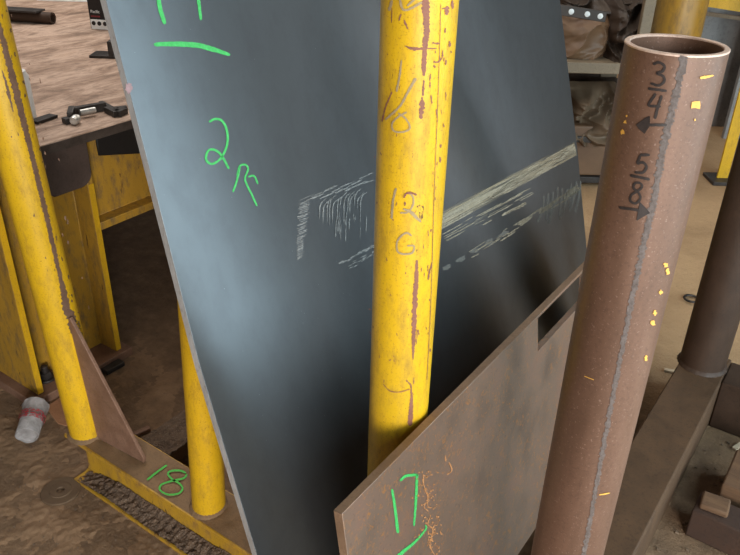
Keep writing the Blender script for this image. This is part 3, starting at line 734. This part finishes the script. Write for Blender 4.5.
# white can behind left post
wc = on_table(24, 119); can = MB(); can.lathe(wc, wc+np.array([0, 0, 1]), [(.040, 0), (.043, .004), (.043, .150), (.036, .162), (.036, .168), (0, .168)], 32)
can_o = obj('white_can', can, m_white, base=tuple(wc)); tag(can_o, 'white can on the table half hidden behind the left yellow post', 'can')
# dark strip by the can
s0, s1_ = on_table(34, 124), on_table(54, 117); k = MB(); dd = (s1_-s0)/2; pn = np.array([-dd[1], dd[0], 0])/np.linalg.norm(dd); k.obox((s0+s1_)/2+np.array([0, 0, .006]), dd, pn*.02, np.array([0, 0, .005])); tag(obj('steel_strip', k, m_black_metal, base=tuple(s0), bevel=.001), 'short dark steel strip on the table beside the white can', 'strip')
# clamp-like tool
def tp_(px, py, dz=0): return on_table(px, py) + np.array([0, 0, dz])
tl = empty('toggle_clamp', tuple(on_table(95, 115))); tag(tl, 'black clamp tool with a bright screw lying near the table edge', 'clamp')
def bar(mb, p, q, w, h):
    p, q = np.array(p), np.array(q); dd = (q-p)/2; pn = np.array([-dd[1], dd[0], 0]); pn = pn/np.linalg.norm(pn); return mb.obox((p+q)/2+np.array([0, 0, h/2]), dd, pn*w/2, np.array([0, 0, h/2]))
k = MB(); bar(k, tp_(72, 116), tp_(106, 110), .022, .03); bar(k, tp_(64, 124), tp_(71, 122.5), .03, .02); bar(k, tp_(71, 122), tp_(73, 115), .02, .034); obj('body', k, m_black_metal, tl, .002)
k = MB(); p0, p1 = tp_(81, 118, .02), tp_(96, 115, .02); k.cyl(p0, p1, .010, 14); obj('screw', k, m_bright, tl, label='bright metal screw')
k = MB(); p0 = tp_(76, 124, .016); k.lathe(p0-FWD*.02, p0+FWD*.02, [(.0, 0), (.012, 0), (.016, .01), (.016, .03), (.012, .04), (0, .04)], 16, caps=False); obj('knob', k, m_bright, tl, label='bright knob')
k = MB(); bar(k, tp_(108, 112), tp_(118, 117), .03, .022); bar(k, tp_(117, 117), tp_(125, 113), .03, .022); obj('jaw', k, m_black_metal, tl, .002)
k = MB(); bar(k, tp_(101, 104), tp_(114, 111), .016, .012); bar(k, tp_(113, 110.5), tp_(127, 109), .02, .012); tag(obj('angle_bar', k, m_black_metal, base=tuple(tp_(112, 108)), bevel=.001), 'thin bent black bar lying behind the clamp tool on the table', 'bar')
k = MB(); p0 = tp_(108, 56); k.obox(p0+np.array([0, 0, .006]), RGT*.07, FWD*.05, np.array([0, 0, .006])); k.obox(p0+RGT*.03+np.array([0, 0, .042]), RGT*.010, FWD*.05, np.array([0, 0, .034])); tag(obj('angle_bracket', k, m_black_metal, base=tuple(p0), bevel=.002), 'small black angle bracket on the table below the black carton', 'bracket')

# ------------------------------------------------------------------ floor clutter on the left
cp = empty('plastic_cup', tuple(atz(32, 440, 0)))
tag(cp, 'crumpled clear plastic cup with red print lying by the base plate', 'cup')
ca = atz(29, 444, 0) + np.array([0, 0, .036]); cb_ = atz(38, 417, 0) + np.array([0, 0, .045]); cdv = cb_-ca; cl = float(np.linalg.norm(cdv))
mcup = Mat('clear_plastic', .12); mcup.b.inputs['Transmission Weight'].default_value = .55; mcup.b.inputs['IOR'].default_value = 1.2
ncu = mcup.noise(30, 4); mcup.color(mcup.ramp(ncu, [(.3, srgb(176, 168, 164)), (.7, srgb(226, 220, 218))])); mcup.bump(ncu, .6, .01)
k = MB(); k.lathe(ca, cb_, [(0, .010), (.030, .008), (.034, 0), (.037, .003), (.0385, cl*.45), (.042, cl*.5), (.040, cl*.54), (.045, cl), (.0465, cl+.002), (.0445, cl), (.038, cl*.52), (.0355, .009), (0, .0115)], 40, caps=False)
cupv = [];
for v in k.v:
    n_ = noise.noise((v[0]*40, v[1]*40, v[2]*40))*.004; cupv.append((v[0]+n_, v[1]+n_, v[2]+n_*.5))
k.v = cupv; cup = obj('cup_body', k, mcup.m, cp, smooth=60)
cdu = cdv/cl
k = MB()
def rband(u, v):
    th = u*2*math.pi*.55 - .6; t = (.36+.28*v)*cl
    uu = np.cross(cdu, (0, 0, 1.)); uu /= np.linalg.norm(uu); wv = np.cross(uu, cdu); rr = .0385 + .005*(t/cl) + .0035
    return ca + cdu*t + rr*(math.cos(th)*uu + math.sin(th)*wv)
k.grid(rband, 24, 6)
mr = Mat('red_cup_print', .4); nr = mr.noise(6, 4, .6, mr.coord((1, 1, 1), 'UV')); mr.color(srgb(186, 60, 70)); mr.alpha(mr.ramp(mr.noise(5, 3, .5, mr.coord((2.5, 1.2, 1), 'UV')), [(.47, 0.0), (.53, .8)]))
obj('red_print', k, mr.m, cp, label='red print')
# steel disk
dc = atz(61, 492, 0); k = MB(); k.lathe(dc, dc+np.array([0, 0, 1]), [(.012, 0), (.060, 0), (.061, .003), (.061, .006), (.059, .008), (.034, .008), (.032, .010), (.0135, .010), (.012, .008)], 48, caps=False, closed=True)
tag(obj('steel_disk', k, m_top_dirt2, base=tuple(dc)), 'dirty steel disk with a centre hole lying beside the beam end', 'disk')
# little bar near the column's base plate
p0, p1 = atz(103, 371, .012), atz(121, 361, .012); k = MB(); bar(k, p0, p1, .05, .02); k.v = [(x, y, z-.012) for x, y, z in k.v]
tag(obj('steel_offcut', k, m_dark_steel, base=tuple((p0+p1)/2), bevel=.003), 'short dark steel offcut beside the base plate of the column', 'offcut')
p0, p1 = atz(134, 437, .0), atz(150, 430, .0); k = MB(); bar(k, p0, p1, .02, .016); tag(obj('steel_offcut', k, m_gusset, base=tuple(p0), bevel=.003), 'small brown offcut on the floor behind the gusset', 'offcut')
# rusty leaf of scrap beside the cup
k = MB(); k.prism([atz(46, 408, .004), atz(62, 398, .004), atz(72, 428, .004), atz(58, 424, .004)], (0, 0, .006)); tag(obj('rusty_scrap', k, rusty('orange_brown_scrap', srgb(150, 104, 72), srgb(174, 126, 92), None, 30, .8, 0), base=tuple(atz(58, 414, 0))), 'orange-brown scrap plate on the floor beside the plastic cup', 'scrap')
# muddy crust of the floor close to the rack
def mud(u, v):
    x = -2.75 + 1.65*u; y = .25 + 1.4*v
    e = min(u, 1-u, v, 1-v)*8
    h = .010*max(-.2, noise.fractal((x*7, y*7, 0), 1.0, 2.0, 5)) + .0035*noise.noise((x*60, y*60, 4))
    return (x, y, max(-.004, h*min(1, e)) + .0015*min(1, e) - .001)
mk = MB(); mk.grid(mud, 230, 200)
m_mud = Mat('dried_mud', .85); na = m_mud.noise(9, 8, .65); nb2 = m_mud.noise(60, 8, .72)
cc = m_mud.ramp(na, [(.3, srgb(112, 87, 64)), (.55, srgb(140, 110, 82)), (.75, srgb(156, 126, 98))])
cc = m_mud.mix(m_mud.ramp(nb2, [(.55, 0.0), (.74, .6)]), cc, srgb(70, 53, 38)); m_mud.color(cc); m_mud.bump(nb2, .5, .012)
tag(obj('dried_mud', mk, m_mud.m, base=(-1.9, .9, 0)), 'brown dried mud crusted over the floor round the yellow beam', 'mud', kind='stuff')
# grit
gr = MB()
for i in range(260):
    px, py = random.uniform(0, 260), random.uniform(425, 560); p = atz(px, py, .004); s = random.uniform(.0008, .0026)
    if p[1] > .93: continue
    gr.obox(p+np.array([0, 0, s*.4]), np.array([s, s*.3*random.uniform(-1, 1), 0]), np.array([-s*.3, s*.8, 0]), np.array([0, s*.2, s*.6]))
for i in range(150):
    px, py = random.uniform(600, 740), random.uniform(345, 555); p = atz(px, py, .003); s = random.uniform(.002, .006)
    if p[0] < -.19 or p[1] > 2.46: continue
    gr.obox(p+np.array([0, 0, s*.4]), np.array([s, s*.5*random.uniform(-1, 1), 0]), np.array([-s*.3, s*.6, 0]), np.array([0, s*.2, s*.5]))
tag(obj('grit', gr, flat('pale_grit', srgb(112, 92, 74), .9, 0, .4, 30), base=(-1.8, .7, 0)), 'small pale grit and chips scattered on the muddy floor', 'grit', kind='stuff')

# ------------------------------------------------------------------ right: timber blocks, ring, chips
def block(px0, py0, lx, ly, lz, z0, rz, name, label, mat, grp):
    p = atz(px0, py0, z0+lz); k = MB(); c, s = math.cos(rz), math.sin(rz)
    k.obox((p[0]+lx/2*c-ly/2*s, p[1]+lx/2*s+ly/2*c, z0+lz/2), np.array([c, s, 0])*lx/2, np.array([-s, c, 0])*ly/2, np.array([0, 0, lz/2]))
    return tag(obj(name, k, mat, base=(p[0], p[1], z0), bevel=.006), label, 'block', grp)
block(692, 510, .42, .10, .105, 0, -.02, 'timber_block', 'low dark timber block at the foot of the others', m_red_wood, 'timber cribbing blocks')
block(722, 484, .34, .20, .12, .005, .0, 'timber_block', 'taller lit timber block behind the low one', m_wood, 'timber cribbing blocks')
block(700, 504, .08, .07, .02, .106, .1, 'timber_offcut', 'short pale timber offcut lying on the dark block', m_wood, 'timber cribbing blocks')
rc = atz(692, 300, .006); k = MB()
for kx in range(1):
    N, Mq = 28, 8; vs = []; fs = []
    for i in range(N):
        t = 2*math.pi*i/N*.93
        for j in range(Mq):
            f_ = 2*math.pi*j/Mq; vs.append((rc[0]+(.036+.006*math.cos(f_))*math.cos(t), rc[1]+(.036+.006*math.cos(f_))*math.sin(t), .007+.006*math.sin(f_)+.010*i/N))
    for i in range(N-1):
        for j in range(Mq): fs.append((i*Mq+j, i*Mq+(j+1) % Mq, (i+1)*Mq+(j+1) % Mq, (i+1)*Mq+j))
    k.add(vs, fs)
tag(obj('lock_washer', k, m_black_metal, base=(rc[0], rc[1], 0)), 'small black split ring on the tan floor', 'ring')
for px, py, l, rz, lab in ((731, 430, .05, .6, 'pale wood chip on the dark floor nearest the dark post'), (738, 447, .05, 1.2, 'pale wood chip at the right by the timber'), (672, 372, .06, .2, 'pale splinter lying against the brown box beam')):
    p = atz(px, py, .004); k = MB(); k.obox(p+np.array([0, 0, .004]), np.array([math.cos(rz), math.sin(rz), .05])*l/2, np.array([-math.sin(rz), math.cos(rz), 0])*.008, np.array([0, 0, .004])); tag(obj('wood_chip', k, flat('pale_wood', srgb(196, 174, 146), .8), base=tuple(p)), lab, 'wood chip', 'wood chips')

# ------------------------------------------------------------------ background shelf with crumpled sheets
SP = np.array([-1.40, 4.45, 0]); 
def shp(px, py, back=0.0): return atplane(px, py, SP + FWD*back, FWD)
sh = empty('shelf_unit', tuple(SP)); tag(sh, 'tan steel shelf unit full of crumpled brown sheets in the background', 'shelf')
zs1a, zs1b = shp(600, 63)[2], shp(600, 74)[2]; zs2a, zs2b = shp(590, 137)[2], shp(590, 143)[2]
uR = shp(642, 62); uL = uR - RGT*1.45
for (z1, z0, m_) in ((zs1a, zs1b, m_tan_bar), (zs2a, zs2b, m_dark_steel), (.06, .02, m_dark_steel)):
    k = MB(); c = (uR+uL)/2; c = np.array([c[0], c[1], (z0+z1)/2]) + FWD*.3
    k.obox(c, RGT*.72, FWD*.3, np.array([0, 0, (z1-z0)/2])); obj('shelf_board', k, m_, sh, .004)
for pz, bk_ in ((uR, 0), (uL, 0), (uR, .6), (uL, .6)):
    k = MB(); k.obox(np.array([pz[0], pz[1], 1.05])+FWD*bk_, RGT*.055, FWD*.02, np.array([0, 0, 1.05])); obj('upright', k, m_tan_bar, sh, .004)
def crumple(name, px0, px1, pyt, pyb, back, bulge, mat, label, seed, amp=.10, fr_=5.0):
    P00, P10, P01 = shp(px0, pyb, back), shp(px1, pyb, back), shp(px0, pyt, back)
    wv, hv = P10-P00, np.array([0, 0, P01[2]-P00[2]])
    def fn(u, v):
        e = min(1, 6*min(u, 1-u))*min(1, 5*min(1-v, v+.1))
        q = noise.noise((u*fr_*.7+seed, v*fr_, seed)); r_ = 1-abs(noise.noise((u*fr_+seed*2+q, v*fr_*.6+q, seed)))*2
        r2_ = 1-abs(noise.noise((u*fr_*2.2+seed+q*2, v*fr_*2, seed*3)))*2
        dsp = bulge*(math.sin(math.pi*u)**.6)*(math.sin(math.pi*min(1, v*.8+.18))**.6) + amp*r_*e + amp*.4*r2_*e
        top = 1 - .22*max(0, noise.noise((u*3+seed, 0, seed)))*v
        return P00 + wv*u + hv*v*top - FWD*dsp
    k = MB(); k.grid(fn, 70, 60)
    o = obj(name, k, mat, base=tuple(P00+wv*.5), smooth=28); 
    return tag(o, label, 'sheet', 'crumpled brown sheets on the shelf')
crumple('crumpled_sheet', 545, 606, 10, 63, .22, .10, m_hide, 'smooth brown sheet bulging on the upper shelf', 2.3, .05, 2.2)
crumple('crumpled_sheet', 592, 640, -8, 63, .30, .14, m_hide_dark, 'dark folded brown sheet on the upper shelf beside the tan upright', 5.1, .14, 3.0)
crumple('crumpled_sheet', 548, 632, -14, 34, .42, .10, m_hide_dark, 'dark brown sheet heaped at the top of the upper shelf', 8.4, .12, 3.5)
crumple('crumpled_sheet', 552, 622, 80, 137, .25, .16, m_paper, 'tan creased sheet stuffed into the middle shelf', 3.7, .14, 3.2)
crumple('crumpled_sheet', 560, 634, 76, 118, .40, .08, m_hide_dark, 'dark creased sheet at the back of the middle shelf', 6.2, .12, 4.0)
k = MB(); c = shp(585, 165, .10); k.obox(np.array([c[0], c[1], .16+.062]), RGT*.26, FWD*.08, np.array([0, 0, .16])); tag(obj('brown_carton', k, m_hide, base=(c[0], c[1], .06), bevel=.01), 'plain brown carton on the bottom shelf', 'carton')
k = MB(); c = shp(590, 100, .55); k.obox(np.array([((uR+uL)/2+FWD*.6)[0], ((uR+uL)/2+FWD*.6)[1], 1.05]), RGT*.72, FWD*.01, np.array([0, 0, 1.05])); obj('back_panel', k, m_dark_post, sh)
# rivets on the strap of the upper sheet
stp = MB(); A, B = shp(556, 9, .06), shp(606, 17, .06); stp.obox((A+B)/2, (B-A)/2, FWD*.006, np.array([0, 0, .03])); strap = obj('leather_strap', stp, m_hide_dark, base=tuple((A+B)/2), bevel=.003); tag(strap, 'dark strap with pale round studs lying across the upper sheets', 'strap')
for t in (.30, .62, .88):
    c = A+(B-A)*t; k = MB(); k.lathe(c, c-FWD, [(.016, 0), (.016, .008), (.010, .011), (0, .012)], 16, caps=False); obj('stud', k, m_white, strap)

# ------------------------------------------------------------------ far panels and yellow stand
def fpanel(px0, px1, pyb, h, back, mat, name, label, cat='panel', grp=None, t=.02):
    p = atz(px0, pyb, 0); n = FWD; q = atplane(px1, pyb, p, n); q = np.array([q[0], q[1], 0]); k = MB(); c = (p+q)/2+np.array([0, 0, h/2]); k.obox(c, (q-p)/2, FWD*t, np.array([0, 0, h/2]))
    return tag(obj(name, k, mat, base=tuple((p+q)/2), bevel=.003), label, cat, grp), p, q
fpanel(646, 727, 124, 2.6, 0, m_grey_panel, 'steel_plate', 'wide dark grey plate standing behind the open pipe', 'steel plate', 'grey plates in the background')
fpanel(722, 800, 138, 2.6, 0, rusty('light_grey_panel', srgb(128, 126, 124), srgb(154, 150, 146), srgb(108, 104, 100), 5, .5, .2, .05), 'steel_plate', 'lighter grey plate overlapping the dark one at the right', 'steel plate', 'grey plates in the background')
# rail across the panels
pp = atz(646, 128, 0); A = atplane(652, 6, pp-FWD*.05, FWD); B = atplane(745, 19, pp-FWD*.05, FWD); k = MB(); k.obox((A+B)/2, (B-A)/2, FWD*.02, np.array([0, 0, .012])); tag(obj('steel_rail', k, m_tan_bar, base=tuple((A+B)/2)), 'thin pale rail fixed across the dark grey plate', 'rail')
pp = atz(720, 150, 0)
A = atplane(690, -5, pp, FWD); B = atplane(760, 6, pp, FWD); k = MB(); k.obox((A+B)/2, (B-A)/2, FWD*.04, np.array([0, 0, .05])); tag(obj('yellow_rail', k, m_yel, base=tuple((A+B)/2)), 'yellow horizontal rail high in front of the grey plates', 'rail')
st = empty('yellow_stand', tuple(atz(722, 183, 0))); tag(st, 'slim yellow angle-iron stand on a flat foot behind the dark post', 'stand')
p = atz(721, 181, 0); k = MB(); k.obox(p+np.array([0, 0, .75]), RGT*.035, FWD*.008, np.array([0, 0, .74])); k.obox(p+RGT*.03+FWD*.05+np.array([0, 0, .75]), RGT*.006, FWD*.05, np.array([0, 0, .74])); obj('leg', k, m_yel, st, .002)
p2 = atz(737, 181, 0); k = MB(); k.obox(p2+np.array([0, 0, .75]), RGT*.03, FWD*.008, np.array([0, 0, .74])); obj('leg', k, m_tan_bar, st, .002, label='unpainted grey leg')
pm_ = (p+p2)/2; k = MB(); k.obox(pm_+np.array([0, 0, .012]), RGT*.14, FWD*.09, np.array([0, 0, .012])); obj('foot_plate', k, m_dark_steel, st, .003)
k = MB(); k.obox(pm_+np.array([0, 0, 1.5]), RGT*.2, FWD*.05, np.array([0, 0, .02])); obj('cross_bar', k, m_yel, st, .002)

# ------------------------------------------------------------------ light
w = bpy.data.worlds.new('shop_light'); S.world = w; w.use_nodes = True
bg = w.node_tree.nodes['Background']; bg.inputs[0].default_value = (1.0, .93, .85, 1); bg.inputs[1].default_value = .05
def area(name, loc, target, sx, sy, power, col):
    l = bpy.data.lights.new(name, 'AREA'); l.shape = 'RECTANGLE'; l.size = sx; l.size_y = sy; l.energy = power; l.color = col
    o = bpy.data.objects.new(name, l); COL.objects.link(o); o.location = loc
    dv = Vector(target) - Vector(loc); o.rotation_euler = dv.to_track_quat('-Z', 'Y').to_euler(); return o
area('bay_door_light', (2.6, .95, 2.25), (-1.0, .95, 1.9), 6.0, 4.4, 315, (.66, .86, .96))
area('front_door_light', (2.45, -2.1, 1.75), (-.8, 1.0, .9), 1.3, 1.5, 190, (1.0, .96, .91))
area('far_fill_light', (2.6, 7.0, 1.7), (-.9, 4.4, 1.0), 1.2, 2.0, 12, (.9, .95, 1.0))  # unseen area light added for the plate's right strip and the background
area('floor_fill_light', (-1.5, 5.0, 4.2), (-.7, 4.2, 0), 1.6, 1.6, 32, (1.0, .90, .76))  # unseen area light added to brighten the right floor and shelf
area('table_fill_light', (-4.2, 2.6, 4.4), (-3.6, 2.4, 0), 3.0, 3.0, 135, (1.0, .95, .90))  # unseen overhead area light added to brighten the table top
area('rear_fill_light', (-6.5, 9.0, 2.6), (-2.6, 2.6, 0), 4.0, 2.2, 90, (1.0, .92, .82))  # out-of-frame fill added to lift the dark floor under the table

S.view_settings.view_transform = 'Standard'
S.view_settings.look = 'None'
S.view_settings.exposure = 0.22
